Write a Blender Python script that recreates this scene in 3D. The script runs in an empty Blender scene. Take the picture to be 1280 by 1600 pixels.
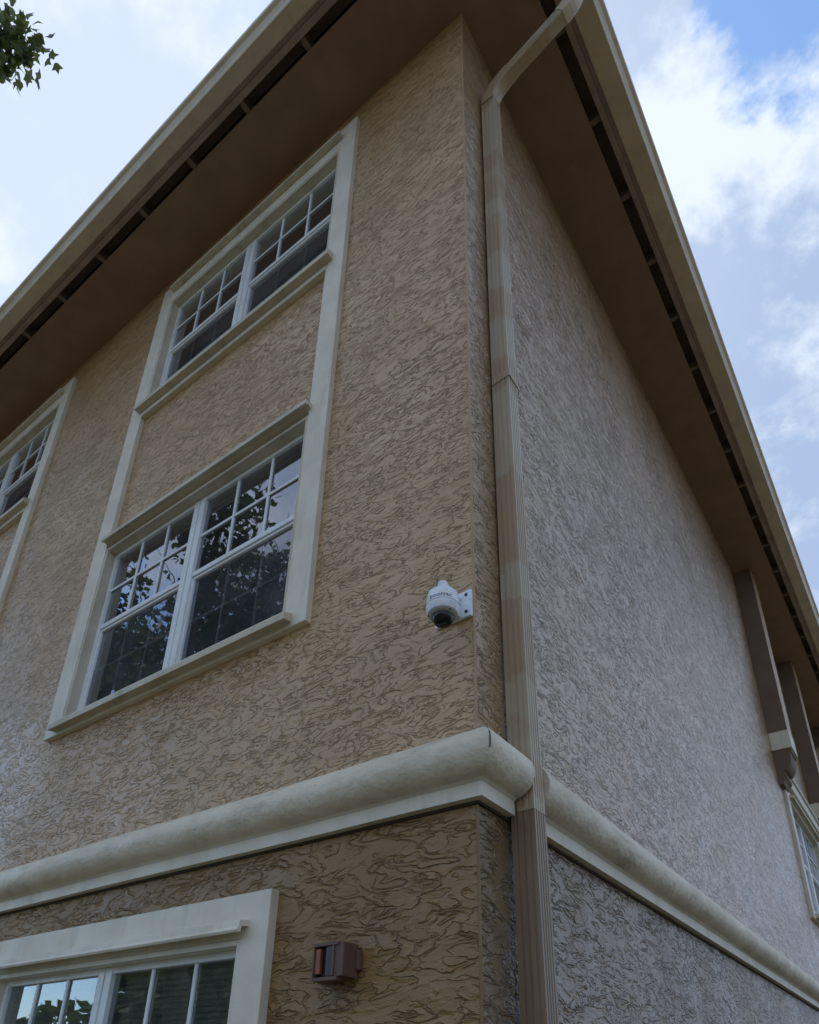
import bpy, bmesh, math, random
from mathutils import Vector, Matrix
C = bpy.context.scene.collection
random.seed(7)

# ------------------------------------------------------------------ camera
cam_d = bpy.data.cameras.new('camera'); cam = bpy.data.objects.new('camera', cam_d); C.objects.link(cam)
bpy.context.scene.camera = cam
FPX, CX, CY = 1131.63, 635.33, 1175.74
CAM = Vector((1.1159, -1.8960, 1.6))
RX = Vector((0.80855, 0.58797, 0.02345)); RD = Vector((-0.24038, 0.36641, -0.89887)); RF = Vector((-0.53709, 0.72114, 0.43760))
m = Matrix((RX, -RD, -RF)).transposed().to_4x4(); m.translation = CAM
cam.matrix_world = m
cam_d.sensor_fit = 'VERTICAL'; cam_d.sensor_height = 36; cam_d.lens = FPX / 1600 * 36
cam_d.shift_x = (640 - CX) / 1600; cam_d.shift_y = (CY - 800) / 1600
cam_d.clip_start = 0.05; cam_d.clip_end = 2000

def pix_dir(u, v):
    return (RX * ((u - CX) / FPX) + RD * ((v - CY) / FPX) + RF).normalized()
def to_pix(p):
    d = p - CAM; z = d.dot(RF)
    return (CX + FPX * d.dot(RX) / z, CY + FPX * d.dot(RD) / z) if z > 0.05 else None

# ------------------------------------------------------------------ exposure
sc = bpy.context.scene
sc.view_settings.view_transform = 'Standard'; sc.view_settings.look = 'None'
sc.view_settings.exposure = 0.56; sc.view_settings.gamma = 1.0; sc.view_settings.use_curve_mapping = False
sc.cycles.max_bounces = 8; sc.cycles.transparent_max_bounces = 16

# ------------------------------------------------------------------ sun and sky
SUND = pix_dir(150, 500)
sun_el = math.asin(SUND.z); sun_az = math.atan2(SUND.x, SUND.y)
sl = bpy.data.lights.new('sun', 'SUN'); sl.energy = 1.2; sl.angle = math.radians(12); sl.color = (1, .95, .88)
so = bpy.data.objects.new('sun', sl); C.objects.link(so); so.rotation_euler = SUND.to_track_quat('Z', 'Y').to_euler()

class NT:
    """tiny node helper"""
    def __init__(s, tree): s.t = tree; s.t.nodes.clear()
    def n(s, typ, ins=None, **kw):
        nd = s.t.nodes.new(typ)
        for k, v in kw.items(): setattr(nd, k, v)
        for k, v in (ins or {}).items():
            if hasattr(v, 'is_output') or isinstance(v, bpy.types.NodeSocket): s.t.links.new(v, nd.inputs[k])
            else: nd.inputs[k].default_value = v
        return nd
    def math(s, op, a, b=0.0, c=0.0, clamp=False):
        return s.n('ShaderNodeMath', {0: a, 1: b, 2: c}, operation=op, use_clamp=clamp).outputs[0]
    def vmath(s, op, a, b=(0, 0, 0)):
        nd = s.n('ShaderNodeVectorMath', {0: a, 1: b}, operation=op)
        return nd.outputs['Value'] if op in ('DOT_PRODUCT', 'LENGTH') else nd.outputs[0]
    def noise(s, vec, scale, detail=3, rough=.5, dist=0.0):
        return s.n('ShaderNodeTexNoise', {'Vector': vec, 'Scale': scale, 'Detail': detail, 'Roughness': rough, 'Distortion': dist}).outputs[0]
    def rng(s, v, a, b, c=0.0, d=1.0, smooth=True):
        nd = s.n('ShaderNodeMapRange', {0: v, 1: a, 2: b, 3: c, 4: d}); nd.interpolation_type = 'SMOOTHSTEP' if smooth else 'LINEAR'
        return nd.outputs[0]
    def mix(s, f, a, b, mode='MIX'):
        nd = s.n('ShaderNodeMix', data_type='RGBA', blend_type=mode)
        for k, v in ((0, f), (6, a), (7, b)):
            if isinstance(v, bpy.types.NodeSocket): s.t.links.new(v, nd.inputs[k])
            else: nd.inputs[k].default_value = v if k == 0 else (*v[:3], 1)
        return nd.outputs[2]

world = bpy.data.worlds.new('World'); sc.world = world; world.use_nodes = True
W = NT(world.node_tree)
sky = W.n('ShaderNodeTexSky', sky_type='NISHITA', sun_disc=False)
sky.sun_elevation = sun_el; sky.sun_rotation = sun_az; sky.air_density = 1.0; sky.dust_density = .6
dr = W.vmath('NORMALIZE', W.n('ShaderNodeTexCoord').outputs['Generated'])
sp = W.n('ShaderNodeSeparateXYZ', {0: dr})
zc = W.math('ADD', W.math('MAXIMUM', sp.outputs[2], 0.0), .22)
P = W.n('ShaderNodeCombineXYZ', {0: W.math('DIVIDE', sp.outputs[0], zc), 1: W.math('DIVIDE', sp.outputs[1], zc), 2: .3}).outputs[0]
P3 = W.vmath('MULTIPLY', dr, (1, 1, 1.25))
cn = W.noise(P3, 6.0, 12, .60, .1)
def blob(u, v, r0, r1):          # a direction on the sky dome, 1 at its middle, 0 beyond r1
    d = pix_dir(u, v)
    return W.rng(W.vmath('DOT_PRODUCT', dr, tuple(d)), math.cos(math.radians(r1)), math.cos(math.radians(r0)), 0, 1)
hole = W.math('MAXIMUM', W.math('MULTIPLY', blob(1240, 20, 0, 7.5), .9), W.math('MULTIPLY', blob(1195, 120, 0, 4), .75))
white = W.math('MAXIMUM', W.math('MAXIMUM', blob(1275, 190, 1, 6), blob(1120, 150, 0, 5)), W.math('MULTIPLY', blob(1190, 290, 1, 6), .8))
# open blue also elsewhere on the dome, away from the bright overcast part
openb = W.rng(W.vmath('DOT_PRODUCT', dr, tuple(Vector((-.82, -.55, .16)).normalized())), .84, .98, 0, .6)
cov = W.math('ADD', W.math('SUBTRACT', W.math('ADD', cn, .20), W.math('ADD', W.math('MULTIPLY', hole, .42), openb)), W.math('MULTIPLY', white, .10))
mask = W.rng(cov, .42, .56)
sh = W.noise(P3, 7.5, 12, .60, .1)
shade = W.rng(W.math('ADD', sh, W.math('MULTIPLY', white, .17)), .48, .70)
glow = W.rng(W.vmath('DOT_PRODUCT', dr, tuple(SUND)), .66, 1.0, 0, 1)
ccol = W.mix(shade, (2.9, 3.75, 5.4), (5.9, 6.5, 7.4))
ccol = W.mix(W.math('MULTIPLY', glow, .6), ccol, (6.2, 6.9, 8.1))
skyc = W.mix(1.0, sky.outputs[0], (1.5, 1.75, 1.9), 'MULTIPLY')
allc = W.mix(mask, skyc, ccol)
bg = W.n('ShaderNodeBackground', {0: allc, 1: .1})
W.t.links.new(bg.outputs[0], W.n('ShaderNodeOutputWorld').inputs[0])

# ------------------------------------------------------------------ materials
def mat(name):
    mt = bpy.data.materials.new(name); mt.use_nodes = True
    return mt, NT(mt.node_tree)
def out(N, sh): N.t.links.new(sh, N.n('ShaderNodeOutputMaterial').inputs[0])

def stucco(name, c1, c2, scale=1.0, rough=.5, stain=(.2, .18, .12), spec=.9, coat=0.0, bd=.0078):
    mt, N = mat(name)
    pos = N.n('ShaderNodeNewGeometry').outputs['Position']
    # ridges run level: squeeze along z
    q = N.vmath('MULTIPLY', pos, (.95, .95, 2.5))
    def warp(v, sc_, amt, det):
        w = N.n('ShaderNodeTexNoise', {'Vector': v, 'Scale': sc_ * scale, 'Detail': det}).outputs['Color']
        return N.vmath('ADD', v, N.vmath('MULTIPLY', N.vmath('SUBTRACT', w, (.5, .5, .5)), (amt / scale,) * 3))
    q2 = warp(warp(q, 6.0, .16, 1.0), 30.0, .045, 1.5)
    def worm(vec, sc_, k, wid, lip):
        n_ = N.noise(vec, sc_ * scale, .8, .5)
        fr = N.math('FRACT', N.math('MULTIPLY', n_, k))
        g = N.rng(N.math('ABSOLUTE', N.math('SUBTRACT', fr, .5)), .0, wid, -1, 0)
        l = N.math('ADD', N.rng(fr, .5, .5 + wid * 1.3, 0, lip), N.rng(fr, .5 + wid * 1.3, .96, 0, -lip))
        return N.math('ADD', g, l)
    m1 = N.rng(N.noise(q, 5.5 * scale, 2, .5), .34, .46, .15, 1)
    m1 = N.math('MULTIPLY', m1, N.rng(N.noise(pos, 13.0 * scale, 2, .5), .36, .52, .1, 1))
    m2 = N.rng(N.noise(N.vmath('ADD', q, (7, 2, 4)), 4.5 * scale, 2, .5), .44, .54, 0, 1)
    h = N.math('MULTIPLY', worm(q2, 4.6, 7.5, .085, .62), m1)
    h = N.math('ADD', h, N.math('MULTIPLY', worm(N.vmath('ADD', q2, (3.1, 1.7, 5.2)), 6.5, 5.0, .08, .45), m2))
    h = N.math('ADD', h, N.math('MULTIPLY', N.noise(pos, 150, 3), .22))
    h = N.math('ADD', h, N.math('MULTIPLY', N.noise(q, 7, 3), 1.3))
    bump = N.n('ShaderNodeBump', {'Strength': 1.0, 'Distance': bd, 'Height': h})
    tone = N.noise(pos, 1.3, 5, .6)
    col = N.mix(N.rng(tone, .35, .65), c1, c2)
    drip = N.noise(N.vmath('MULTIPLY', pos, (9, 9, .9)), 1.0, 4, .6)
    col = N.mix(N.rng(drip, .58, .80, 0, .22), col, stain)
    rg = N.rng(N.noise(N.vmath('MULTIPLY', pos, (1.3, 1.3, .9)), 1.0, 4, .6), .36, .62, rough - .07, rough + .10)
    p = N.n('ShaderNodeBsdfPrincipled', {'Base Color': col, 'Roughness': rg, 'Normal': bump.outputs[0], 'Specular IOR Level': spec, 'Coat Weight': coat, 'Coat Roughness': .30, 'Coat IOR': 1.6, 'Coat Normal': bump.outputs[0]})
    out(N, p.outputs[0]); return mt

def painted(name, c1, c2, dirt=(.16, .15, .10), rough=.5, dirt_amt=.35, bump_d=.002, streak=(5, 5, .8), spec=.5, bscale=45):
    mt, N = mat(name)
    pos = N.n('ShaderNodeNewGeometry').outputs['Position']
    col = N.mix(N.rng(N.noise(pos, 4, 5, .6), .35, .65), c1, c2)
    d = N.noise(N.vmath('MULTIPLY', pos, streak), 1.6, 6, .65)
    col = N.mix(N.rng(d, .50, .78, 0, dirt_amt), col, dirt)
    s = N.noise(pos, 60, 2, .5)
    col = N.mix(N.rng(s, .70, .76, 0, dirt_amt), col, dirt)
    bm_ = N.n('ShaderNodeBump', {'Strength': .6, 'Distance': bump_d, 'Height': N.noise(pos, bscale, 4, .6)})
    p = N.n('ShaderNodeBsdfPrincipled', {'Base Color': col, 'Roughness': N.rng(N.noise(pos, 7, 3), .3, .7, rough - .08, rough + .1), 'Normal': bm_.outputs[0], 'Specular IOR Level': spec})
    out(N, p.outputs[0]); return mt

def plain(name, c, rough=.5, metal=0.0, spec=.5):
    mt, N = mat(name)
    pos = N.n('ShaderNodeNewGeometry').outputs['Position']
    col = N.mix(N.rng(N.noise(pos, 30, 4, .6), .3, .7), tuple(x * .86 for x in c), tuple(min(1, x * 1.1) for x in c))
    p = N.n('ShaderNodeBsdfPrincipled', {'Base Color': col, 'Roughness': rough, 'Metallic': metal, 'Specular IOR Level': spec})
    out(N, p.outputs[0]); return mt

M = {}
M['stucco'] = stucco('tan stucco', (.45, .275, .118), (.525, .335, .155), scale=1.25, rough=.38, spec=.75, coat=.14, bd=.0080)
M['stucco_side'] = stucco('glossier darkened tan stucco', (.36, .225, .10), (.44, .28, .135), scale=1.25, rough=.30, spec=1.0, coat=.65, bd=.0088)  # same paint as the left face, base darkened so the sky sheen shows
M['stucco_low_side'] = stucco('glossier darkened brown stucco', (.17, .105, .042), (.215, .135, .056), scale=1.05, rough=.36, spec=.9, coat=.35, bd=.008)  # right face copy of the lower brown, darkened beneath its sheen
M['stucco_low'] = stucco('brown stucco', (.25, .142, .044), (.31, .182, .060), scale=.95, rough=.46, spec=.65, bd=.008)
M['shaded_post'] = painted('shaded pilaster brown', (.15, .105, .07), (.18, .125, .085), rough=.7, dirt_amt=.1)  # shade put into the colour of pilaster sides and corbels
M['soffit'] = painted('brown soffit paint', (.235, .15, .095), (.28, .18, .115), rough=.7, dirt_amt=.2)
M['fascia'] = painted('weathered tan fascia', (.30, .22, .18), (.38, .285, .235), rough=.6, dirt_amt=.5)
M['gutter'] = painted('tan gutter enamel', (.58, .50, .37), (.66, .57, .43), rough=.35, dirt_amt=.25)
M['cream'] = painted('cream trim paint', (.66, .61, .49), (.74, .69, .565), rough=.5, dirt_amt=.28)
M['sillp'] = painted('grimy cream sill', (.50, .455, .34), (.60, .545, .415), rough=.55, dirt_amt=.5)
M['roll'] = painted('aged cream moulding', (.62, .55, .41), (.73, .66, .51), dirt=(.20, .16, .095), rough=.5, dirt_amt=.5, bump_d=.014, streak=(2, 2, 9), bscale=24)
M['vinyl'] = painted('white vinyl', (.72, .76, .76), (.78, .82, .82), rough=.35, dirt_amt=.15)
M['grille'] = painted('shaded grille bar', (.62, .64, .63), (.70, .72, .71), rough=.4, dirt_amt=.1)
M['dark'] = plain('dark attic vent', (.21, .14, .10), .9)
M['tail'] = plain('rafter end paint', (.20, .14, .10), .8)
M['room'] = plain('dim room', (.04, .038, .043), .9)
M['blind'] = plain('green grey blind', (.80, .86, .72), .6)
M['curtain'] = plain('pale lace curtain', (.42, .45, .55), .8)
M['camwhite'] = plain('white camera shell', (.74, .78, .82), .3)
M['camgrey'] = plain('grey camera ring', (.42, .43, .43), .35)
M['screw'] = plain('dark screw', (.02, .025, .035), .4)
M['ink'] = plain('grey brown lettering', (.10, .09, .09), .6)
M['smoke'] = plain('smoked dome', (.004, .004, .005), .05, spec=.5)
M['strobe'] = painted('faded maroon housing', (.11, .055, .045), (.15, .075, .062), rough=.5, dirt_amt=.3)
M['strobedark'] = plain('dark recess', (.012, .008, .01), .5)
M['lens'] = plain('faded orange red lens', (.30, .075, .035), .35)
M['lensgrey'] = plain('clouded grey glass', (.035, .035, .045), .3)
M['roof'] = plain('brown shingle', (.12, .09, .07), .9)
M['crack_shadow'] = plain('dark crack and shadow strip', (.06, .05, .035), .9)  # mitre crack, also the painted shadow line under the moulding band

def downspout_mat(name, c1, c2, c3):
    mt, N = mat(name)
    pos = N.n('ShaderNodeNewGeometry').outputs['Position']
    wob = N.noise(pos, 8, 3)
    zz = N.n('ShaderNodeSeparateXYZ', {0: pos}).outputs[2]
    pz = N.math('ADD', zz, N.math('MULTIPLY', wob, .22))
    v = N.noise(N.n('ShaderNodeCombineXYZ', {2: pz}).outputs[0], 1.9, 1)   # repainted lengths, ragged edges
    col = N.mix(N.rng(v, .49, .505), c1, c2)
    st = N.noise(N.vmath('MULTIPLY', pos, (40, 40, .7)), 1, 4, .6)
    col = N.mix(N.rng(st, .45, .75, 0, .5), col, c3)
    b = N.n('ShaderNodeBump', {'Strength': .4, 'Distance': .002, 'Height': N.noise(pos, 20, 4)})
    p = N.n('ShaderNodeBsdfPrincipled', {'Base Color': col, 'Roughness': .3, 'Normal': b.outputs[0]})
    out(N, p.outputs[0]); return mt
M['pipe'] = downspout_mat('tan downspout paint', (.40, .295, .18), (.45, .385, .27), (.27, .185, .11))
M['pipe_low'] = downspout_mat('brown downspout paint', (.27, .19, .115), (.25, .175, .105), (.15, .10, .06))

def glass_mat(name, tint, refl=1.0, wav=.0012, haze=.05):
    mt, N = mat(name)
    pos = N.n('ShaderNodeNewGeometry').outputs['Position']
    b = N.n('ShaderNodeBump', {'Strength': .5, 'Distance': wav, 'Height': N.noise(pos, 3.5, 2)})
    fr = N.n('ShaderNodeFresnel', {'IOR': 2.1, 'Normal': b.outputs[0]}).outputs[0]
    fr = N.math('MULTIPLY', fr, refl, clamp=True)
    g = N.n('ShaderNodeBsdfGlossy', {'Color': (.9, .93, 1, 1), 'Roughness': .01, 'Normal': b.outputs[0]})
    t = N.n('ShaderNodeBsdfTransparent', {0: (*tint, 1)})
    mx = N.n('ShaderNodeMixShader', {0: fr, 1: t.outputs[0], 2: g.outputs[0]})
    dfm = N.n('ShaderNodeBsdfDiffuse', {0: (.34, .36, .40, 1)})     # dust and screen mesh
    hz = N.math('MULTIPLY', N.rng(N.noise(pos, 2.5, 4, .6), .3, .7, .6, 1.4), haze)
    mx = N.n('ShaderNodeMixShader', {0: hz, 1: mx.outputs[0], 2: dfm.outputs[0]})
    out(N, mx.outputs[0]); return mt
M['glass'] = glass_mat('window glass', (.72, .78, .74), 1.7)
M['glass_dim'] = glass_mat('screened glass', (.46, .47, .50), 1.3, haze=.11)

def leaf_mat():
    mt, N = mat('leaf')
    pos = N.n('ShaderNodeNewGeometry').outputs['Position']
    col = N.mix(N.rng(N.noise(pos, 1.7, 3), .35, .65), (.05, .085, .022), (.11, .15, .04))
    d = N.n('ShaderNodeBsdfPrincipled', {'Base Color': col, 'Roughness': .5})
    t = N.n('ShaderNodeBsdfTranslucent', {0: (.12, .17, .04, 1)})
    mx = N.n('ShaderNodeMixShader', {0: .3, 1: d.outputs[0], 2: t.outputs[0]})
    out(N, mx.outputs[0]); return mt
M['leaf'] = leaf_mat()
M['bark'] = painted('grey bark', (.10, .08, .06), (.15, .12, .09), rough=.9, bump_d=.02, bscale=12)
M['ground'] = None
mt, N = mat('lawn'); pos = N.n('ShaderNodeNewGeometry').outputs['Position']
col = N.mix(N.noise(pos, .6, 6, .6), (.12, .11, .055), (.19, .15, .095))
out(N, N.n('ShaderNodeBsdfPrincipled', {'Base Color': col, 'Roughness': .9}).outputs[0]); M['ground'] = mt

# ------------------------------------------------------------------ mesh helpers
def link(name, bm, material, parent=None, smooth=False, bevel=0.0):
    me = bpy.data.meshes.new(name); bm.normal_update(); bm.to_mesh(me); bm.free()
    ms = material if isinstance(material, (list, tuple)) else [material]
    for x in ms: me.materials.append(x)
    if smooth:
        for p in me.polygons: p.use_smooth = True
    o = bpy.data.objects.new(name, me); C.objects.link(o)
    if parent: o.parent = parent
    if bevel:
        b = o.modifiers.new('bevel', 'BEVEL'); b.width = bevel; b.segments = 2; b.limit_method = 'ANGLE'
    return o
def box(bm, a, b):
    vs = [bm.verts.new((x, y, z)) for x in (a[0], b[0]) for y in (a[1], b[1]) for z in (a[2], b[2])]
    for f in ((0, 1, 3, 2), (4, 6, 7, 5), (0, 4, 5, 1), (2, 3, 7, 6), (0, 2, 6, 4), (1, 5, 7, 3)):
        bm.faces.new([vs[i] for i in f])
def boxes(name, lst, material, parent=None, bevel=0.0):
    bm = bmesh.new()
    for a, b in lst: box(bm, a, b)
    bmesh.ops.recalc_face_normals(bm, faces=bm.faces)
    return link(name, bm, material, parent, bevel=bevel)
def loft(name, rings, material, parent=None, closed=True, caps=True, smooth=False, bevel=0):
    bm = bmesh.new(); R = [[bm.verts.new(p) for p in r] for r in rings]; n = len(rings[0])
    for a, b in zip(R, R[1:]):
        for i in range(n if closed else n - 1):
            j = (i + 1) % n
            bm.faces.new((a[i], a[j], b[j], b[i]))
    if caps and closed:
        bm.faces.new(R[0][::-1]); bm.faces.new(R[-1])
    bmesh.ops.recalc_face_normals(bm, faces=bm.faces)
    return link(name, bm, material, parent, smooth, bevel)
def lathe(name, prof, material, parent, origin, seg=40, smooth=True, k=None):
    """prof: (radius, z) from top to bottom"""
    bm = bmesh.new(); R = []
    if k: prof = [(r * k[0], k[2] + (z - k[2]) * k[1]) for r, z in prof]
    for r, z in prof:
        R.append([bm.verts.new((origin[0] + r * math.cos(2 * math.pi * i / seg), origin[1] + r * math.sin(2 * math.pi * i / seg), origin[2] + z)) for i in range(seg)])
    for a, b in zip(R, R[1:]):
        for i in range(seg):
            j = (i + 1) % seg; bm.faces.new((a[i], a[j], b[j], b[i]))
    bm.faces.new(R[0]); bm.faces.new(R[-1][::-1])
    bmesh.ops.recalc_face_normals(bm, faces=bm.faces)
    o = link(name, bm, material, parent, smooth)
    if smooth:
        e = o.modifiers.new('edges', 'EDGE_SPLIT'); e.split_angle = math.radians(38)
    return o
def empty(name, loc=(0, 0, 0)):
    o = bpy.data.objects.new(name, None); C.objects.link(o); o.location = loc; o.empty_display_size = .2
    return o
def tag(o, label, cat=None, group=None, kind=None):
    if label: o['label'] = label
    if cat: o['category'] = cat
    if group: o['group'] = group
    if kind: o['kind'] = kind
    return o
def copy_tree(o, parent=None):
    c = o.copy(); C.objects.link(c)
    c.parent = parent; c.matrix_parent_inverse = Matrix()
    for ch in list(o.children): copy_tree(ch, c)
    return c

# ------------------------------------------------------------------ ground
bm = bmesh.new()
g = 24; L = 600
vv = [[bm.verts.new((-L + 2 * L * i / g, -L + 2 * L * j / g, 0)) for j in range(g + 1)] for i in range(g + 1)]
for i in range(g):
    for j in range(g): bm.faces.new((vv[i][j], vv[i + 1][j], vv[i + 1][j + 1], vv[i][j + 1]))
tag(link('ground', bm, M['ground']), 'dry green lawn around the building', kind='structure')

# ------------------------------------------------------------------ building
XL, YB = -14.0, 20.0          # far ends of the two street faces
ZS = 8.165                    # soffit
ZM = 2.53                     # colour change behind the moulding
bld = tag(empty('apartment_building'), 'three storey tan stucco apartment block with cream window trim and deep brown eaves', 'building')

OX0, OX1 = -2.885, -1.0       # window opening on the left face
STEP = -3.60                  # spacing of the window stacks
stacksA = [0, STEP, 2 * STEP]
ROWS = {'ground': (.86, 2.150), 'middle': (3.665, 4.985), 'upper': (6.44, 7.70)}
BO = (7.26, 9.145)            # opening on the right face, along y

def face_grid(name, us, vs, holes, to3, material, parent, thick):
    bm = bmesh.new(); vd = {}
    def V(u, v):
        if (u, v) not in vd: vd[(u, v)] = bm.verts.new(to3(u, v))
        return vd[(u, v)]
    for a, b in zip(us, us[1:]):
        for c, d in zip(vs, vs[1:]):
            cu, cv = (a + b) / 2, (c + d) / 2
            if any(h[0] < cu < h[1] and h[2] < cv < h[3] for h in holes): continue
            bm.faces.new((V(a, c), V(b, c), V(b, d), V(a, d)))
    o = link(name, bm, material, parent)
    s = o.modifiers.new('thickness', 'SOLIDIFY'); s.thickness = thick; s.offset = -1
    return o
holesA = [(OX0 + s, OX1 + s, *ROWS[r]) for s in stacksA for r in ROWS]
holesB = [(BO[0], BO[1], *ROWS['middle'])]
def cuts(lo, hi, hs): return sorted({lo, hi, *[x for h in hs for x in h if lo < x < hi]})
up = [h for h in holesA if h[2] > 3]; lowh = [h for h in holesA if h[2] < 3]
face_grid('wall', cuts(XL, -.004, [h[:2] for h in up]), cuts(ZM, 8.4, [h[2:] for h in up]), up, lambda u, v: (u, 0, v), M['stucco'], bld, .12)['label'] = 'upper tan stucco wall of the left face'
face_grid('wall', cuts(XL, -.0095, [h[:2] for h in lowh]), cuts(0, ZM, [h[2:] for h in lowh]), lowh, lambda u, v: (u, .006, v), M['stucco_low'], bld, .11)['label'] = 'darker brown stucco wall below the moulding, left face'
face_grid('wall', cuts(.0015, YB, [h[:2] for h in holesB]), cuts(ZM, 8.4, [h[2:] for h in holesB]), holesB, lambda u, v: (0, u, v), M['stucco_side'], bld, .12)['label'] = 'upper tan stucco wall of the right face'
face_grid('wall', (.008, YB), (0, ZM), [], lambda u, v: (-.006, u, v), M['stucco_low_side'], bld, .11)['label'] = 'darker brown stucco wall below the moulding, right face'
boxes('wall', [((XL, YB, 0), (0, YB + .2, 8.4)), ((XL - .2, 0, 0), (XL, YB, 8.4))], M['stucco'], bld)
# corner bead: smooth rounded strip down the arris
for z0, z1, mm, rr in ((ZM, ZS, 'stucco', .007), (0, ZM - .03, 'stucco_low', .007)):
    dd = .0045 if mm == 'stucco' else .0105
    ring = [(-dd + rr * math.cos(a), dd + rr * math.sin(a)) for a in [math.radians(-100 + 110 * i / 8) for i in range(9)]] + [(-.03, .03)]
    mm2 = painted('bead paint ' + mm, (.385, .245, .118) if mm == 'stucco' else (.19, .115, .042), (.43, .275, .135) if mm == 'stucco' else (.22, .135, .05), rough=.45, dirt_amt=.2)
    loft('corner_bead', [[(x, y, z) for x, y in ring] for z in (z0, z1)], mm2, bld, smooth=False)

# --- swept trims that turn the corner: profile points (out, z)
def corner_sweep(name, profA, profB, material, xa=XL, yb=YB, smooth=True, nseg=1, closed=True, wob=0, shift=0.0):
    rings = []
    def w(t, k): return wob * math.sin(t * 2.3 + k) * math.sin(t * 5.1 + 2 * k) if wob else 0
    for i in range(nseg):
        x = xa + (0 - xa) * i / nseg
        rings.append([(x, -(o + w(x, 0)), z + w(x, 1)) for o, z in profA])
    rings.append([(ob, -oa, (za + zb) / 2) for (oa, za), (ob, zb) in zip(profA, profB)])
    for i in range(1, nseg + 1):
        y = yb * i / nseg
        rings.append([(o + w(y, 2), y, z + w(y, 3)) for o, z in profB])
    return rings
# moulding between ground floor and first floor
roll = [(.0, 2.728)] + [(.030 + .088 * math.cos(a), 2.642 + .086 * math.sin(a)) for a in [math.radians(88 - 176 * i / 18) for i in range(19)]]
band = [(-.02, 2.498), (.034, 2.498), (.034, 2.549), (.050, 2.560), (.050, 2.60), (-.02, 2.60)]
rollc = roll + [(-.02, 2.556), (-.02, 2.728)]
def sweepA(prof, x0, x1mitre, n, wob):
    R = []
    for i in range(n):
        x = x0 + (0 - x0) * i / n
        R.append([(x, -(o + wob * math.sin(x * 2.3) * math.sin(x * 5.7)), z + wob * math.sin(x * 3.1 + 1)) for o, z in prof])
    R.append([(o, -o, z) for o, z in prof]); return R
cor = loft('moulding', sweepA(rollc, XL, 0, 70, .0016) + [[(o, .186, z) for o, z in rollc]], M['roll'], bld)
cor['label'] = 'half round cream moulding wrapping the corner'
for p in cor.data.polygons: p.use_smooth = True
e = cor.modifiers.new('e', 'EDGE_SPLIT'); e.split_angle = math.radians(30)
loft('moulding_band', sweepA(band, XL, 0, 70, .0012) + [[(o, .186, z) for o, z in band]], M['cream'], cor)
R = [[(o + .0016 * math.sin(y * 2.1) * math.sin(y * 5.3), y, z + .0016 * math.sin(y * 3)) for o, z in rollc] for y in [.300 + (YB - .3) * i / 90 for i in range(91)]]
c2 = loft('moulding', R, M['roll'], bld); c2['label'] = 'half round cream moulding beyond the downspout'
for p in c2.data.polygons: p.use_smooth = True
e = c2.modifiers.new('e', 'EDGE_SPLIT'); e.split_angle = math.radians(30)
loft('moulding_band', [[(o, y, z) for o, z in band] for y in (.292, YB)], M['cream'], c2)
boxes('shadow_strip', [((XL, -.0035, 2.488), (-.0005, .05, 2.4975)), ], M['crack_shadow'], cor)  # dark strip stands in for the contact shadow under the band
boxes('shadow_strip', [((-.05, .0005, 2.488), (.0035, YB, 2.4975)), ], M['crack_shadow'], cor)
# cracked mitre joint at the corner
cr = [(o + .0015, z) for o, z in roll[2:13]]
bm = bmesh.new()
for i, ((o1, z1), (o2, z2)) in enumerate(zip(cr, cr[1:])):
    wd = .0035 + .002 * random.random() + (.003 if i < 2 else 0)
    if i in (4, 5): wd = .0008
    f = [bm.verts.new(p) for p in ((o1 - wd, -o1 - .0003, z1), (o1 + .0003, -o1 + wd, z1), (o2 + .0003, -o2 + wd, z2), (o2 - wd, -o2 - .0003, z2))]
    bm.faces.new(f)
bmesh.ops.remove_doubles(bm, verts=bm.verts, dist=.003)
link('mitre_crack', bm, M['crack_shadow'], cor)

# --- eaves: soffit, vent strip with rafter ends, fascia board, gutter
def Lshape(name, o0, o1, z0, z1, material, parent, oa0=None, oa1=None):
    """flat ring from wall offset o0 to o1 round the corner, both faces of the building"""
    oa0 = o0 if oa0 is None else oa0; oa1 = o1 if oa1 is None else oa1
    R = []
    for (sx, ex, y) in ((0, XL - 1, None),): pass
    pA = [(oa0, z0), (oa1, z0), (oa1, z1), (oa0, z1)]; pB = [(o0, z0), (o1, z0), (o1, z1), (o0, z1)]
    rings = [[(XL - .6, -o, z) for o, z in pA], [(ob, -oa, z) for (oa, z), (ob, _) in zip(pA, pB)], [(o, YB + .6, z) for o, z in pB]]
    return loft(name, rings, material, parent)
Lshape('soffit', -.10, .452, ZS, ZS + .02, M['soffit'], bld)
Lshape('vent_strip', .44, .62, ZS + .14, ZS + .15, M['dark'], bld)
boxes('roof_deck', [((XL, .0, ZS + .16), (0, YB, ZS + .2))], M['dark'], bld)
fas = Lshape('fascia_board', .532, .572, ZS - .008, ZS + .2, M['fascia'], bld)
fas2 = Lshape('fascia_board', .574, .600, ZS + .022, ZS + .22, M['fascia'], bld)
tl = None
for x in [-.96 - .61 * i for i in range(-1, 22)]:
    t = boxes('rafter_end', [((x - .019, -.531, ZS + .012), (x + .019, -.40, ZS + .139))], M['tail'], bld) if tl is None else tl.copy()
    if tl is None: tl, x0 = t, x
    else: C.objects.link(t); t.location.x = x - x0
tl = None
for i, y in enumerate([1.08 + .61 * i for i in range(-2, 31)]):
    t = boxes('rafter_end', [((.40, y - .019, ZS + .012), (.531, y + .019, ZS + .139))], M['tail'], bld) if tl is None else tl.copy()
    if tl is None: tl, y0 = t, y
    else: C.objects.link(t); t.location.y = y - y0
gz = ZS + .012
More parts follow.
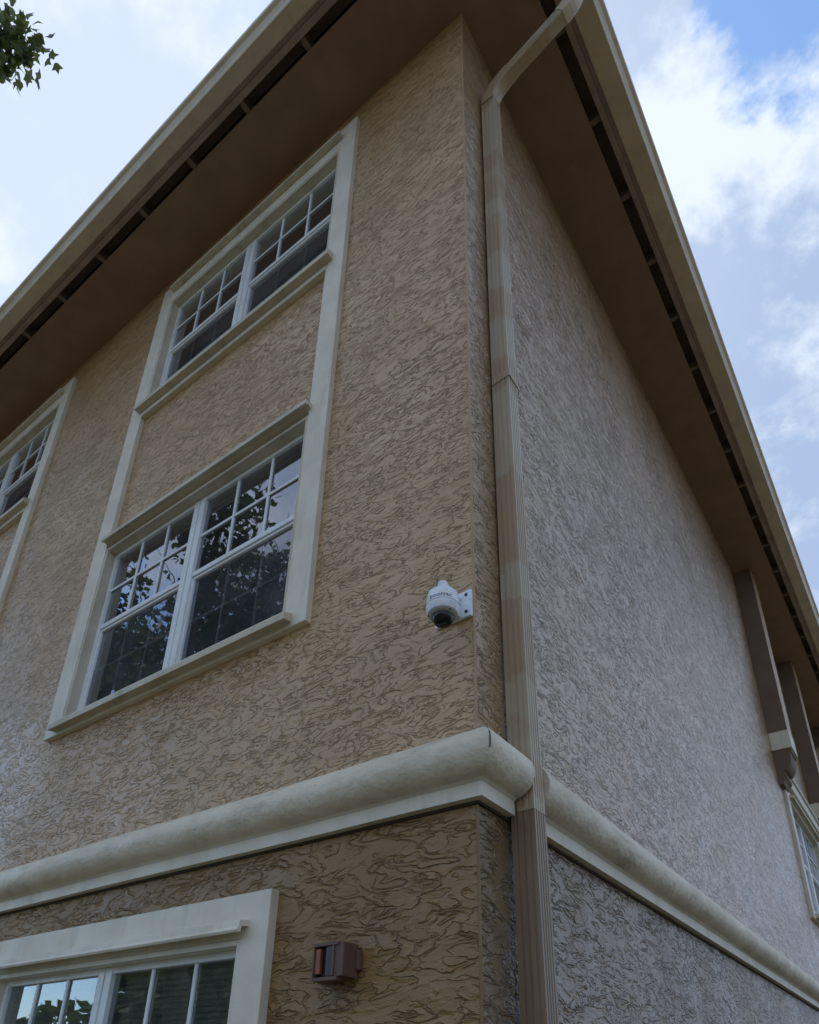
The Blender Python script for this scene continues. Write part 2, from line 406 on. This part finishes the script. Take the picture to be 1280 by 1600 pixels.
def gprof(d): return [(.602, gz + .125), (.602, gz + .004), (.610, gz), (.712 + d, gz), (.718 + d, gz + .010), (.722 + d, gz + .045), (.738 + d, gz + .075), (.760 + d, gz + .090), (.764 + d, gz + .100), (.764 + d, gz + .128), (.752 + d, gz + .128), (.752 + d, gz + .10), (.705 + d, gz + .03), (.615, gz + .01), (.608, gz + .125)]
gA, gB = gprof(-.004), gprof(.026)
rings = [[(XL - .8, -o, z) for o, z in gA], [(ob, -oa, z) for (oa, z), (ob, _) in zip(gA, gB)], [(o, YB + .8, z) for o, z in gB]]
gut = loft('gutter', rings, M['gutter'], bld)
gut['label'] = 'cream tan gutter along both eaves'
# hip roof
bm = bmesh.new()
x0, x1, y0, y1, rz = XL - .75, .73, -.73, YB + .75, ZS + .16
hx = (x1 - x0) / 2
vs = [bm.verts.new(p) for p in ((x0, y0, rz), (x1, y0, rz), (x1, y1, rz), (x0, y1, rz), ((x0 + x1) / 2, y0 + hx, rz + hx * .42), ((x0 + x1) / 2, y1 - hx, rz + hx * .42))]
for f in ((0, 1, 4), (1, 2, 5, 4), (2, 3, 5), (3, 0, 4, 5)): bm.faces.new([vs[i] for i in f])
link('roof', bm, M['roof'], bld)

# ------------------------------------------------------------------ windows (local frame: x along wall, y into wall, z up)
def casing_stack(x0, x1, zb0, zt1, parent, label):
    """tall cream surround: side boards, bottom board, head board"""
    wL, wR = .158, .142
    o = boxes('window_casing', [((x0 - wL, -.035, zb0 - .115), (x0, .02, zt1 + .0)), ((x1, -.035, zb0 - .115), (x1 + wR, .02, zt1 + .0))], M['cream'], parent, bevel=.003)
    o['label'] = label
    boxes('bottom_board', [((x0 + .0005, -.034, zb0 - .115), (x1 - .0005, .02, zb0 - .001))], M['cream'], o, bevel=.003)
    boxes('head_board', [((x0 - wL, -.034, zt1 + .0005), (x1 + wR, .02, zt1 + .26))], M['cream'], o, bevel=.003)
    return o

def window(x0, x1, z0, z1, parent, label, style):
    zt = z1; wc = (x0 + x1) / 2 + (-.02)
    # jamb lining: the part itself
    T = .022
    bm = bmesh.new()
    box(bm, (x0, -.030, z0), (x0 + T, .10, z1)); box(bm, (x1 - T, -.030, z0), (x1, .10, z1))
    box(bm, (x0 + T, -.030, z1 - T), (x1 - T, .10, z1))
    bmesh.ops.recalc_face_normals(bm, faces=bm.faces)
    w = link('window', bm, M['sillp'] if style != 'ground' else M['cream'], parent, bevel=.002); w['label'] = label
    # sill: sloped slab with a projecting lip
    if style == 'upper':
        prof = [(-.085, z0 - .105), (-.085, z0 - .060), (.10, z0 + .012), (.10, z0 - .11), (-.030, z0 - .11), (-.045, z0 - .105)]
    else:
        prof = [(-.085, z0 - .100), (-.085, z0 - .062), (.10, z0 + .012), (.10, z0 - .09), (-.036, z0 - .092)]
    loft('sill', [[(x, y, z) for y, z in prof] for x in (x0 - .035, x1 + .055)], M['sillp'], w, bevel=.002)
    if style == 'upper':
        boxes('sill_apron', [((x0 + .001, -.038, z0 - .155), (x1 - .001, .015, z0 - .112))], M['cream'], w, bevel=.002)
    # drip cap over the opening
    if style == 'ground':
        zz = z1 + .028
        prof = [(-.034, zz + .040), (-.082, zz + .030), (-.084, zz + .006), (-.092, zz - .006), (-.086, zz - .016), (-.072, zz - .012), (-.070, zz + .010), (-.034, zz + .014)]
        boxes('head_board', [((x0, -.0335, z1 + .0005), (x1, .02, z1 + .175))], M['cream'], w)
    elif style == 'middle':
        zz = z1 + .045
        prof = [(-.010, zz + .022), (-.080, zz + .016), (-.082, zz - .020), (-.068, zz - .020), (-.062, zz - .008), (-.010, zz - .03)]
    else:
        zz = z1 + .125
        prof = [(-.034, zz + .03), (-.078, zz + .02), (-.078, zz - .012), (-.034, zz - .012)]
    loft('drip_cap', [[(x, y, z) for y, z in prof] for x in (x0 + (.0 if style != 'ground' else -.02), x1 + (.02 if style != 'ground' else .04))], M['sillp'] if style != 'ground' else M['cream'], w, bevel=.0015)
    a, b, c, d = x0 + T, x1 - T, z0 + .02, z1 - T
    # outer vinyl frame and centre mullion
    F = .030
    boxes('frame', [((a, .030, c), (a + F, .085, d)), ((b - F, .030, c), (b, .085, d)), ((a + F, .030, d - F), (b - F, .085, d)), ((a + F, .030, c), (b - F, .085, c + F))], M['vinyl'], w, bevel=.002)
    mw = .052
    boxes('mullion', [((wc - mw, .026, c + .002), (wc - .006, .08, d - .002)), ((wc + .006, .026, c + .002), (wc + mw, .08, d - .002)), ((wc - .0065, .036, c + .003), (wc + .0065, .079, d - .003))], M['vinyl'], w, bevel=.002)
    zmeet = c + (d - c) * .52
    pane_first = {}
    for (ua, ub) in ((a + F, wc - mw), (wc + mw, b - F)):
        boxes('meeting_rail', [((ua, .034, zmeet - .016), (ub, .07, zmeet + .016)), ((ua, .044, zmeet - .034), (ub, .075, zmeet - .018))], M['vinyl'], w, bevel=.0015)
        boxes('sash', [((ua, .044, c + F), (ua + .014, .08, zmeet - .035)), ((ub - .014, .044, c + F), (ub, .08, zmeet - .035)), ((ua + .0145, .045, c + F), (ub - .0145, .08, c + F + .02))], M['vinyl'], w)
        for (za, zb, yg, kind) in ((zmeet + .016, d - F, .050, 'u'), (c + F + .02, zmeet - .034, .058, 'l')):
            xa, xb = (ua, ub) if kind == 'u' else (ua + .014, ub - .014)
            cw = (xb - xa) / 3; ch = (zb - za) / 2; q = .009
            for i in (1, 2):
                boxes('muntin', [((xa + cw * i - q, .040 if kind == 'u' else .064, za), (xa + cw * i + q, .0485 if kind == 'u' else .074, zb))], M['vinyl'] if kind == 'u' else M['grille'], w)
            boxes('muntin', [((xa, .0405 if kind == 'u' else .0645, za + ch - q), (xb, .048 if kind == 'u' else .0735, za + ch + q))], M['vinyl'] if kind == 'u' else M['grille'], w)
            for i in range(3):
                for j in range(2):
                    bm = bmesh.new()
                    X0, X1, Z0, Z1 = xa + cw * i, xa + cw * (i + 1), za + ch * j, za + ch * (j + 1)
                    tx, tz = random.uniform(-.0012, .0012), random.uniform(-.0012, .0012)
                    f = [bm.verts.new(p) for p in ((X0 + .001, yg + tx, Z0 + .001), (X1 - .001, yg - tx + tz, Z0 + .001), (X1 - .001, yg - tx, Z1 - .001), (X0 + .001, yg + tx - tz, Z1 - .001))]
                    bm.faces.new(f)
                    link('pane', bm, M['glass'] if kind == 'u' else M['glass_dim'], w)
    # dim room behind
    bm = bmesh.new(); box(bm, (x0 - .2, .13, z0 - .25), (x1 + .2, 2.2, z1 + .25))
    for f in list(bm.faces):
        if all(abs(v.co.y - .13) < 1e-4 for v in f.verts): bm.faces.remove(f)
    link('room', bm, M['room'], w)
    if style == 'ground':
        bm = bmesh.new(); n = int((z1 - z0) / .024)
        for i in range(n):
            z = z0 + .024 * i
            vs = [bm.verts.new(p) for p in ((x0, .092, z), (x1, .092, z), (x1, .112, z + .013), (x0, .112, z + .013))]
            bm.faces.new(vs)
            vs = [bm.verts.new(p) for p in ((x0, .113, z + .0135), (x1, .113, z + .0135), (x1, .116, z + .030), (x0, .116, z + .030))]
            bm.faces.new(vs)
        tag(link('window_blind', bm, M['blind'], w), None, kind='stuff')
    if style == 'middle':
        bm = bmesh.new(); n = 60; prev = None
        xs0, xs1 = b - .42, b - .02
        for i in range(n + 1):
            t = i / n; x = xs0 + (xs1 - xs0) * t
            y = .14 + .015 * math.sin(t * 40) + .006 * math.sin(t * 93)
            zt_ = zmeet + .1; zl = c + .05 + .28 * (1 - t) ** 2
            cur = (bm.verts.new((x, y, zl)), bm.verts.new((x + .02 * math.sin(t * 9), y, zt_)))
            if prev: bm.faces.new((prev[0], cur[0], cur[1], prev[1]))
            prev = cur
        link('curtain', bm, M['curtain'], w, smooth=True)
    return w

names = {0: 'nearest the corner', 1: 'second from the corner', 2: 'third from the corner'}
protoW = {}
for si, s in enumerate(stacksA):
    if si == 0:
        cas = casing_stack(OX0, OX1, ROWS['middle'][0], ROWS['upper'][1], bld, 'tall cream surround joining the two upper windows nearest the corner')
        zb, zt = ROWS['ground']
        casg = boxes('window_casing', [((OX1 - .03, -.035, zb - .115), (OX1 + .112, .02, zt + .175))], M['cream'], bld, bevel=.003)
        boxes('side_board', [((OX0 - .158, -.035, zb - .115), (OX0, .02, zt + .175))], M['cream'], casg, bevel=.003)
        casg['label'] = 'cream surround of the ground floor window'
        boxes('bottom_board', [((OX0, -.034, zb - .115), (OX1 - .0305, .02, zb - .001))], M['cream'], casg)
        protoW['c'] = cas; protoW['cg'] = casg
        protoW['upper'] = window(OX0, OX1, *ROWS['upper'], bld, 'dark top floor window under the eave, nearest the corner', 'upper')
        protoW['middle'] = window(OX0, OX1, *ROWS['middle'], bld, 'middle floor window nearest the corner, reflecting tree leaves', 'middle')
        protoW['ground'] = window(OX0, OX1 - .03, *ROWS['ground'], bld, 'ground floor window with lowered blinds below the moulding', 'ground')
    else:
        for k, lb in (('c', 'tall cream surround joining the two upper windows ' + names[si]), ('cg', 'cream ground floor window surround ' + names[si]), ('upper', 'top floor window ' + names[si]), ('middle', 'middle floor window ' + names[si]), ('ground', 'ground floor window ' + names[si])):
            c = copy_tree(protoW[k], bld); c.location.x = s; c['label'] = lb
# right face window: the same window turned to the other wall
rot = Matrix.Rotation(math.radians(90), 4, 'Z')
def to_right(o):
    c = copy_tree(o, bld)
    c.matrix_basis = Matrix.Translation((0, BO[0] - OX0, 0)) @ rot
    return c
wr = to_right(protoW['middle']); wr['label'] = 'window of the right face, below the first pilaster'
# its own simple surround
x0, x1 = OX0, OX1; zb, zt = ROWS['middle']
cr_ = boxes('window_casing', [((x0 - .158, -.035, zb - .115), (x0, .02, zt + .13)), ((x1, -.035, zb - .115), (x1 + .142, .02, zt + .13)), ((x0 + .0005, -.034, zb - .115), (x1 - .0005, .02, zb - .001)), ((x0 + .0005, -.034, zt + .0005), (x1 - .0005, .02, zt + .13))], M['cream'], bld, bevel=.003)
cr_['label'] = 'cream surround of the right face window'
cr_.matrix_basis = Matrix.Translation((0, BO[0] - OX0, 0)) @ rot
head = boxes('window_header', [((.001, 7.27, 5.16), (.075, 9.60, 5.30)), ((.001, 7.27, 5.30), (.10, 9.60, 5.335))], M['cream'], bld, bevel=.004)

# ------------------------------------------------------------------ pilasters on the right face
pf = None
for k, y in enumerate((6.90, 9.60, 12.30, 15.0)):
    if pf is None:
        pf = boxes('pilaster', [((.001, y, 5.735), (.210, y + .34, ZS - .001))], M['shaded_post'], bld, bevel=.004)
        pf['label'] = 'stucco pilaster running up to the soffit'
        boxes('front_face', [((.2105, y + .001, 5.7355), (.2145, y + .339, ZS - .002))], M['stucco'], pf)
        boxes('pilaster_base', [((.001, y - .004, 5.50), (.222, y + .35, 5.733))], M['cream'], pf, bevel=.004)
        prof = [(.001, 5.498), (.205, 5.498), (.205, 5.455), (.190, 5.448), (.187, 5.40)] + [(.187 - .10 * (1 - math.cos(a)), 5.40 - .17 * math.sin(a)) for a in [math.radians(90 * i / 8) for i in range(1, 9)]] + [(.087, 5.19), (.100, 5.185), (.100, 5.150), (.070, 5.12), (.05, 5.075), (.001, 5.070)]
        cb = loft('corbel', [[(x, yy, z) for x, z in prof] for yy in (y + .01, y + .33)], M['shaded_post'], pf, bevel=.002)
        y00 = y
    else:
        c = copy_tree(pf, bld); c.location.y = y - y00

# ------------------------------------------------------------------ downspouts
def ribbed(x0, x1, y0, y1, n=3, dep=.004):
    pts = []
    def side(ax, ay, bx, by, nx, ny, n):
        w = .5 / n
        pts.append((ax, ay))
        for i in range(n):
            c = (i + .5) / n * .84 + .08
            for t, d in ((c - .055, 0), (c - .03, -dep), (c + .03, -dep), (c + .055, 0)):
                pts.append((ax + (bx - ax) * t + nx * d, ay + (by - ay) * t + ny * d))
    side(x0, y0, x1, y0, 0, -1, n); side(x1, y0, x1, y1, 1, 0, n + 1); side(x1, y1, x0, y1, 0, 1, n); side(x0, y1, x0, y0, -1, 0, n)
    return pts
PX0, PX1, PY0, PY1 = .012, .102, .198, .280
sec = ribbed(PX0, PX1, PY0, PY1)
def lean(z): return (.002 * math.sin(z * 1.1), .003 * math.sin(z * .9 + 1))
zs_ = [2.515 + (7.36 - 2.515) * i / 16 for i in range(17)]
pipe = loft('downspout', [[(x + lean(z)[0], y + lean(z)[1], z) for x, y in sec] for z in zs_], M['pipe'], bld, caps=False)
pipe['label'] = 'ribbed tan metal downspout beside the corner'
zs2 = [.12 + (2.513 - .12) * i / 8 for i in range(9)]
loft('lower_length', [[(x + lean(z)[0], y + lean(z)[1], z) for x, y in sec] for z in zs2], M['pipe_low'], pipe, caps=False)['label'] = 'darker brown length below the moulding'
# joint sleeve and its wire tie
zj = 4.70
s2 = [((x - .057) * 1.045 + .057, (y - .239) * 1.05 + .239) for x, y in ribbed(PX0, PX1, PY0, PY1, dep=.002)]
loft('joint_sleeve', [[(x, y, z + .06 * (x - .05)) for x, y in s2] for z in (zj, zj + .05)], M['pipe'], pipe)
# elbows: swept rounded rectangle
def sweep_path(name, path, hx, hy, material, parent):
    """path in the x-z plane at y; section half sizes hx (in plane) hy (across)"""
    rings = []
    r = .010
    base = []
    for cx_, cy_, a0 in ((1, 1, 0), (-1, 1, 90), (-1, -1, 180), (1, -1, 270)):
        for k in range(4):
            a = math.radians(a0 + 30 * k); base.append((cx_ * (hx - r) + r * math.cos(a), cy_ * (hy - r) + r * math.sin(a)))
    for i, p in enumerate(path):
        a = Vector(path[max(0, i - 1)]); b = Vector(path[min(len(path) - 1, i + 1)])
        t = (b - a).normalized(); nrm = Vector((t.z, 0, -t.x)).normalized()
        rings.append([tuple(Vector(p) + nrm * u + Vector((0, 1, 0)) * v) for u, v in base])
    return loft(name, rings, material, parent)
ym = (PY0 + PY1) / 2 + .0
xm = (PX0 + PX1) / 2
def arc(p0, p1, p2, n=8):
    P0, P1, P2 = map(Vector, (p0, p1, p2)); return [tuple((1 - t) ** 2 * P0 + 2 * t * (1 - t) * P1 + t * t * P2) for t in [i / n for i in range(n + 1)]]
el1 = sweep_path('elbow', arc((xm, ym, 7.335), (xm, ym, 7.47), (.215, ym, 7.54)), .047, .043, M['pipe'], pipe)
sweep_path('sloped_length', [(.185, ym, 7.527), (.60, ym, 7.712)], .0435, .0395, M['pipe'], pipe)
el2 = sweep_path('elbow', arc((.575, ym, 7.700), (.675, ym, 7.745), (.675, ym, 7.86)), .047, .043, M['gutter'], pipe)
sweep_path('outlet', [(.675, ym, 7.85), (.675, ym, gz + .003)], .0435, .0395, M['pipe'], pipe)
d2 = copy_tree(pipe, bld); d2.location = (0, 11.6, 0); d2['label'] = 'second downspout far along the right face'
tag(boxes('wall_clip', [((.001, .335, 3.35), (.020, .352, 3.46))], M['camwhite'], pipe, bevel=.003), 'small white clip on the wall beside the downspout')
# thin wire tie at the joint
bm = bmesh.new()
pts = [Vector(p) for p in ((PX0, PY0 - .004, zj - .01), (PX1 + .003, PY0 - .004, zj + .0), (PX1 + .004, PY1 + .004, zj - .02), (.06, PY1 + .05, zj - .06), (.004, .40, zj - .085))]
R = []
for i, p in enumerate(pts):
    t = (pts[min(i + 1, len(pts) - 1)] - pts[max(i - 1, 0)]).normalized(); n1 = t.orthogonal().normalized(); n2 = t.cross(n1)
    R.append([tuple(p + (n1 * math.cos(k * 1.2566) + n2 * math.sin(k * 1.2566)) * .0016) for k in range(5)])
bm.free(); loft('wire_tie', R, M['screw'], pipe)

# ------------------------------------------------------------------ security camera
sx, sy = -.040, -.150; KC = (.85, .88, .19)
cm = tag(empty('security_camera', (0, 0, 3.23)), 'white dome security camera on a bracket at the wall corner, dark bubble below', 'camera')
def cbox(name, lst, m_, parent=cm, bevel=.003):
    o = boxes(name, lst, m_, parent, bevel); o.matrix_parent_inverse = Matrix.Translation((0, 0, -3.23)); return o
def fix(o): o.matrix_parent_inverse = Matrix.Translation((0, 0, -3.23)); return o
plate = cbox('wall_plate', [((-.165, -.016, 3.232), (-.003, -.002, 3.352))], M['camwhite'])
for x in (-.024, -.144):
    for z in (3.254, 3.332):
        bm = bmesh.new(); bmesh.ops.create_cone(bm, cap_ends=True, segments=14, radius1=.0065, radius2=.0065, depth=.004, matrix=Matrix.Translation((x, -.0175, z)) @ Matrix.Rotation(math.radians(90), 4, 'X'))
        o = link('screw', bm, M['screw'], plate); 
# arm: tapered bracket rising from the plate to the neck
prof = [(-.016, 3.238), (-.016, 3.335), (-.07, 3.300), (-.140, 3.306), (-.150, 3.292), (-.146, 3.255), (-.07, 3.215)]
fix(loft('arm', [[(sx + sgn * (.016 if y < -.1 else .020) + (-.030 if y > -.05 else (-.016 if y > -.1 else 0)), y, z) for y, z in prof] for sgn in (-1, 1)], M['camwhite'], cm, bevel=.006))
fix(lathe('neck', [(.006, .325 - .0), (.014, .324), (.020, .319), (.0225, .310), (.0225, .255)], M['camwhite'], cm, (sx, sy, 3.0), k=KC))
body = fix(lathe('housing', [(.030, .271), (.052, .266), (.064, .256), (.069, .240), (.0705, .205), (.0715, .197), (.068, .195), (.068, .192), (.0715, .190), (.071, .178), (.064, .160)], M['camwhite'], cm, (sx, sy, 3.0), 56, k=KC))
fix(lathe('trim_ring', [(.064, .160), (.062, .156), (.055, .150), (.046, .147)], M['camgrey'], cm, (sx, sy, 3.0), 56, k=KC))
fix(lathe('dome_window', [(.047, .152)] + [(.047 * math.cos(a), .148 - .046 * math.sin(a)) for a in [math.radians(90 * i / 10) for i in range(0, 10)]] + [(.003, .102)], M['smoke'], cm, (sx, sy, 3.0), 48, k=KC))
for a in (215, 335, 275 - 180):
    aa = math.radians(a); bm = bmesh.new()
    bmesh.ops.create_cone(bm, cap_ends=True, segments=10, radius1=.003, radius2=.003, depth=.004, matrix=Matrix.Translation((sx + .050 * math.cos(aa), sy + .050 * math.sin(aa), 3.1565)))
    fix(link('screw', bm, M['screw'], cm))
# lettering wrapped round the housing, as on the camera
fc = bpy.data.curves.new('lettering', 'FONT'); fc.body = 'ZOOFTEC'; fc.size = .0165; fc.align_x = 'CENTER'; fc.extrude = .0003; fc.resolution_u = 2
fo = bpy.data.objects.new('lettering', fc); C.objects.link(fo)
bpy.context.view_layer.update()
me = bpy.data.meshes.new_from_object(fo.evaluated_get(bpy.context.evaluated_depsgraph_get()))
bpy.data.objects.remove(fo)
ang0 = math.atan2(CAM.y - sy, CAM.x - sx) - .15
for v in me.vertices:
    a = ang0 + v.co.x * 1.15 / .0602; r = .0602 + .0008 + v.co.z
    v.co = Vector((sx + r * math.cos(a), sy + r * math.sin(a), 3.2015 + v.co.y))
me.materials.clear(); me.materials.append(M['ink'])
lo = bpy.data.objects.new('lettering', me); C.objects.link(lo); lo.parent = cm; fix(lo)

# ------------------------------------------------------------------ alarm strobe on the lower wall
st = tag(empty('alarm_strobe', (0, 0, 2.02)), 'small faded maroon alarm box with orange lens on the brown lower wall', 'alarm')
def sfix(o): o.matrix_parent_inverse = Matrix.Translation((0, 0, -2.02)); return o
X0, X1, Z0, Z1, D = -.598, -.470, 1.956, 2.080, -.088
hs = sfix(boxes('housing', [((X0 + .055, D + .006, Z0 + .012), (X1, -.004, Z1 - .001)), ((X0, D + .030, Z0), (X0 + .0548, -.004, Z1 - .004))], M['strobe'], st, bevel=.003))
sfix(boxes('hood', [((X0, D, Z1 - .012), (X1 - .020, D + .03, Z1)), ((X1 - .045, D, Z0 + .014), (X1 - .036, D + .03, Z1 - .0125)), ((X0, D, Z0 + .006), (X0 + .005, D + .0295, Z1 - .0125)), ((X0 + .0055, D, Z0), (X1 - .020, D + .03, Z0 + .012))], M['strobe'], st, bevel=.0015))
sfix(boxes('recess', [((X0 + .0055, D + .022, Z0 + .0125), (X1 - .0455, D + .029, Z1 - .0125))], M['strobedark'], st))
sfix(boxes('lens', [((X0 + .006, D + .006, Z0 + .024), (X0 + .028, D + .021, Z1 - .018))], M['lens'], st, bevel=.002))
sfix(boxes('flash_glass', [((X0 + .055, D + .004, Z0 + .016), (X1 - .047, D + .0215, Z1 - .014))], M['lensgrey'], st, bevel=.002))
sfix(boxes('mounting_tab', [((X1 + .0005, -.020, Z0 + .040), (X1 + .014, -.003, Z1 - .020))], M['strobe'], st, bevel=.002))

# ------------------------------------------------------------------ trees
def leaf_verts(size):
    pts = []
    for i in range(5):
        a = math.radians(90 + 72 * i); L_ = (1, .82, .48, .48, .82)[i]
        pts.append((math.cos(a) * L_, math.sin(a) * L_))
        b = math.radians(90 + 72 * i + 36); pts.append((math.cos(b) * .47, math.sin(b) * .47))
    return [Vector((x * size, y * size, (abs(x) * .22 - .1) * size)) for x, y in pts]
def limb(bm, pts, r0, r1, seg=7):
    R = []
    for i, p in enumerate(pts):
        t = (pts[min(i + 1, len(pts) - 1)] - pts[max(i - 1, 0)]).normalized(); n1 = t.orthogonal().normalized(); n2 = t.cross(n1)
        r = r0 + (r1 - r0) * i / (len(pts) - 1)
        R.append([bm.verts.new(p + (n1 * math.cos(2 * math.pi * k / seg) + n2 * math.sin(2 * math.pi * k / seg)) * r) for k in range(seg)])
    for a, b in zip(R, R[1:]):
        for k in range(seg): bm.faces.new((a[k], a[(k + 1) % seg], b[(k + 1) % seg], b[k]))
def bend(a, b, n, j):
    return [a.lerp(b, i / n) + (Vector((random.gauss(0, j), random.gauss(0, j), random.gauss(0, j * .6))) if 0 < i < n else Vector()) for i in range(n + 1)]

def make_tree(base, crown_lobes, label, leaf_size, nleaf, split):
    root = tag(empty('tree', base), label, 'tree')
    inv = Matrix.Translation(-Vector(base))
    bm = bmesh.new(); B = Vector(base)
    cen = sum((Vector(l[:3]) for l in crown_lobes), Vector()) / len(crown_lobes)
    fork = B.lerp(Vector((cen.x, cen.y, cen.z)), .45); fork.z = cen.z * .5
    limb(bm, bend(B, fork, 6, .07), .26, .17, 10)
    twigs = []
    for l in crown_lobes:
        c = Vector(l[:3]); r = l[3]
        path = bend(fork, c, 7, .16); limb(bm, path, .12, .035)
        for k in range(int(10 + r * 7)):
            d = Vector((random.gauss(0, 1), random.gauss(0, 1), random.gauss(0, .8))).normalized() * r * random.uniform(.55, 1.0)
            s = path[random.randint(4, 7)]; e_ = c + d
            tp = bend(s, e_, 5, .07); limb(bm, tp, .022, .006, 5); twigs.append(tp)
            for q in range(3):
                s2 = tp[random.randint(2, 4)]; e2 = s2 + Vector((random.gauss(0, .5), random.gauss(0, .5), random.gauss(-.1, .35))) * (r * .35)
                t2 = bend(s2, e2, 3, .04); limb(bm, t2, .010, .004, 4); twigs.append(t2)
    tr = link('trunk', bm, M['bark'], root, smooth=True); tr.matrix_parent_inverse = inv
    tmpl = [leaf_verts(leaf_size * f) for f in (.8, 1.0, 1.15)]
    shared = None
    bm = bmesh.new(); nleafobj = 0
    verts, faces = [], []
    for i in range(nleaf):
        tp = random.choice(twigs); k = random.randint(1, len(tp) - 1)
        p = tp[k].lerp(tp[k - 1], random.random()) + Vector((random.gauss(0, .13), random.gauss(0, .13), random.gauss(-.05, .12)))
        rotm = Matrix.Rotation(random.uniform(0, 6.283), 3, 'Z') @ Matrix.Rotation(random.gauss(1.9, .7), 3, 'X') @ Matrix.Rotation(random.uniform(0, 6.283), 3, 'Z')
        tm = random.choice(tmpl)
        px = to_pix(p) if split else None
        if px and -12 < px[0] < 400 and -12 < px[1] < 900 and nleafobj < 290 and p.y < 0:
            if shared is None:
                me = bpy.data.meshes.new('leaf'); me.from_pydata([tuple(v) for v in [Vector()] + tmpl[1]], [], [(0, a + 1, (a + 1) % 10 + 1) for a in range(10)]); me.materials.append(M['leaf']); shared = me
            o = bpy.data.objects.new('leaf', shared); C.objects.link(o); o.parent = root
            mm = rotm.to_4x4(); mm.translation = p - B; o.matrix_basis = mm; nleafobj += 1
            continue
        n0 = len(verts); verts.append(tuple(p)); verts.extend(tuple(p + rotm @ v) for v in tm)
        faces.extend((n0, n0 + 1 + a, n0 + 1 + (a + 1) % 10) for a in range(10))
    me = bpy.data.meshes.new('crown'); me.from_pydata(verts, [], faces); me.materials.append(M['leaf'])
    o = bpy.data.objects.new('crown', me); C.objects.link(o); o.parent = root; o.matrix_parent_inverse = inv; o['kind'] = 'stuff'
    print('leaves in view', nleafobj)
    return root
lobes = [(-9.6, -5.6, 10.2, 2.1), (-8.0, -4.6, 9.6, 1.7), (-7.1, -3.4, 11.3, 1.4), (-10.9, -4.6, 10.6, 1.9), (-12.2, -5.0, 9.0, 1.8), (-11.0, -7.4, 9.6, 2.0), (-6.8, -2.3, 13.2, .8), (-5.75, -1.8, 13.2, .5), (-9.0, -4.2, 8.0, 1.4), (-8.6, -6.2, 11.6, 1.5)]
make_tree((-10.2, -6.6, 0), lobes, 'leafy shade tree whose outer branch hangs in at the upper left corner', .095, 15000, True)

make_tree((-21.2, -15.6, 0), [(-21.2, -15.6, 6.6, 2.6), (-20.0, -16.6, 5.2, 2.4), (-22.2, -14.6, 4.8, 1.9), (-19.4, -17.2, 7.2, 2.2), (-20.6, -16.0, 3.6, 2.2)], 'smaller round tree standing out on the lawn, mirrored in the ground floor glass', .34, 10000, False)
# far wood across the lawn, seen only mirrored in the ground floor glass
verts, faces = [], []
rnd = random.Random(3)
for i in range(46):
    a = math.radians(150 + 140 * i / 45); R0 = 62 + rnd.uniform(-6, 8)
    cx_, cy_ = R0 * math.cos(a), R0 * math.sin(a); hh = rnd.uniform(6, 9.5)
    for k in range(700):
        d = Vector((rnd.gauss(0, 1), rnd.gauss(0, 1), rnd.gauss(0, 1))).normalized() * rnd.uniform(.6, 1)
        p = Vector((cx_ + d.x * 4.2, cy_ + d.y * 4.2, hh * .55 + d.z * hh * .5))
        s = rnd.uniform(.35, .7)
        u = Vector((rnd.gauss(0, 1), rnd.gauss(0, 1), rnd.gauss(0, 1))).normalized(); v = u.orthogonal().normalized()
        n0 = len(verts); verts += [tuple(p + u * s), tuple(p + v * s * .7), tuple(p - u * s), tuple(p - v * s * .7)]; faces.append((n0, n0 + 1, n0 + 2, n0 + 3))
me = bpy.data.meshes.new('far_wood'); me.from_pydata(verts, [], faces); me.materials.append(M['leaf'])
o = bpy.data.objects.new('far_wood', me); C.objects.link(o); tag(o, 'distant line of green trees across the lawn', 'trees', kind='stuff')
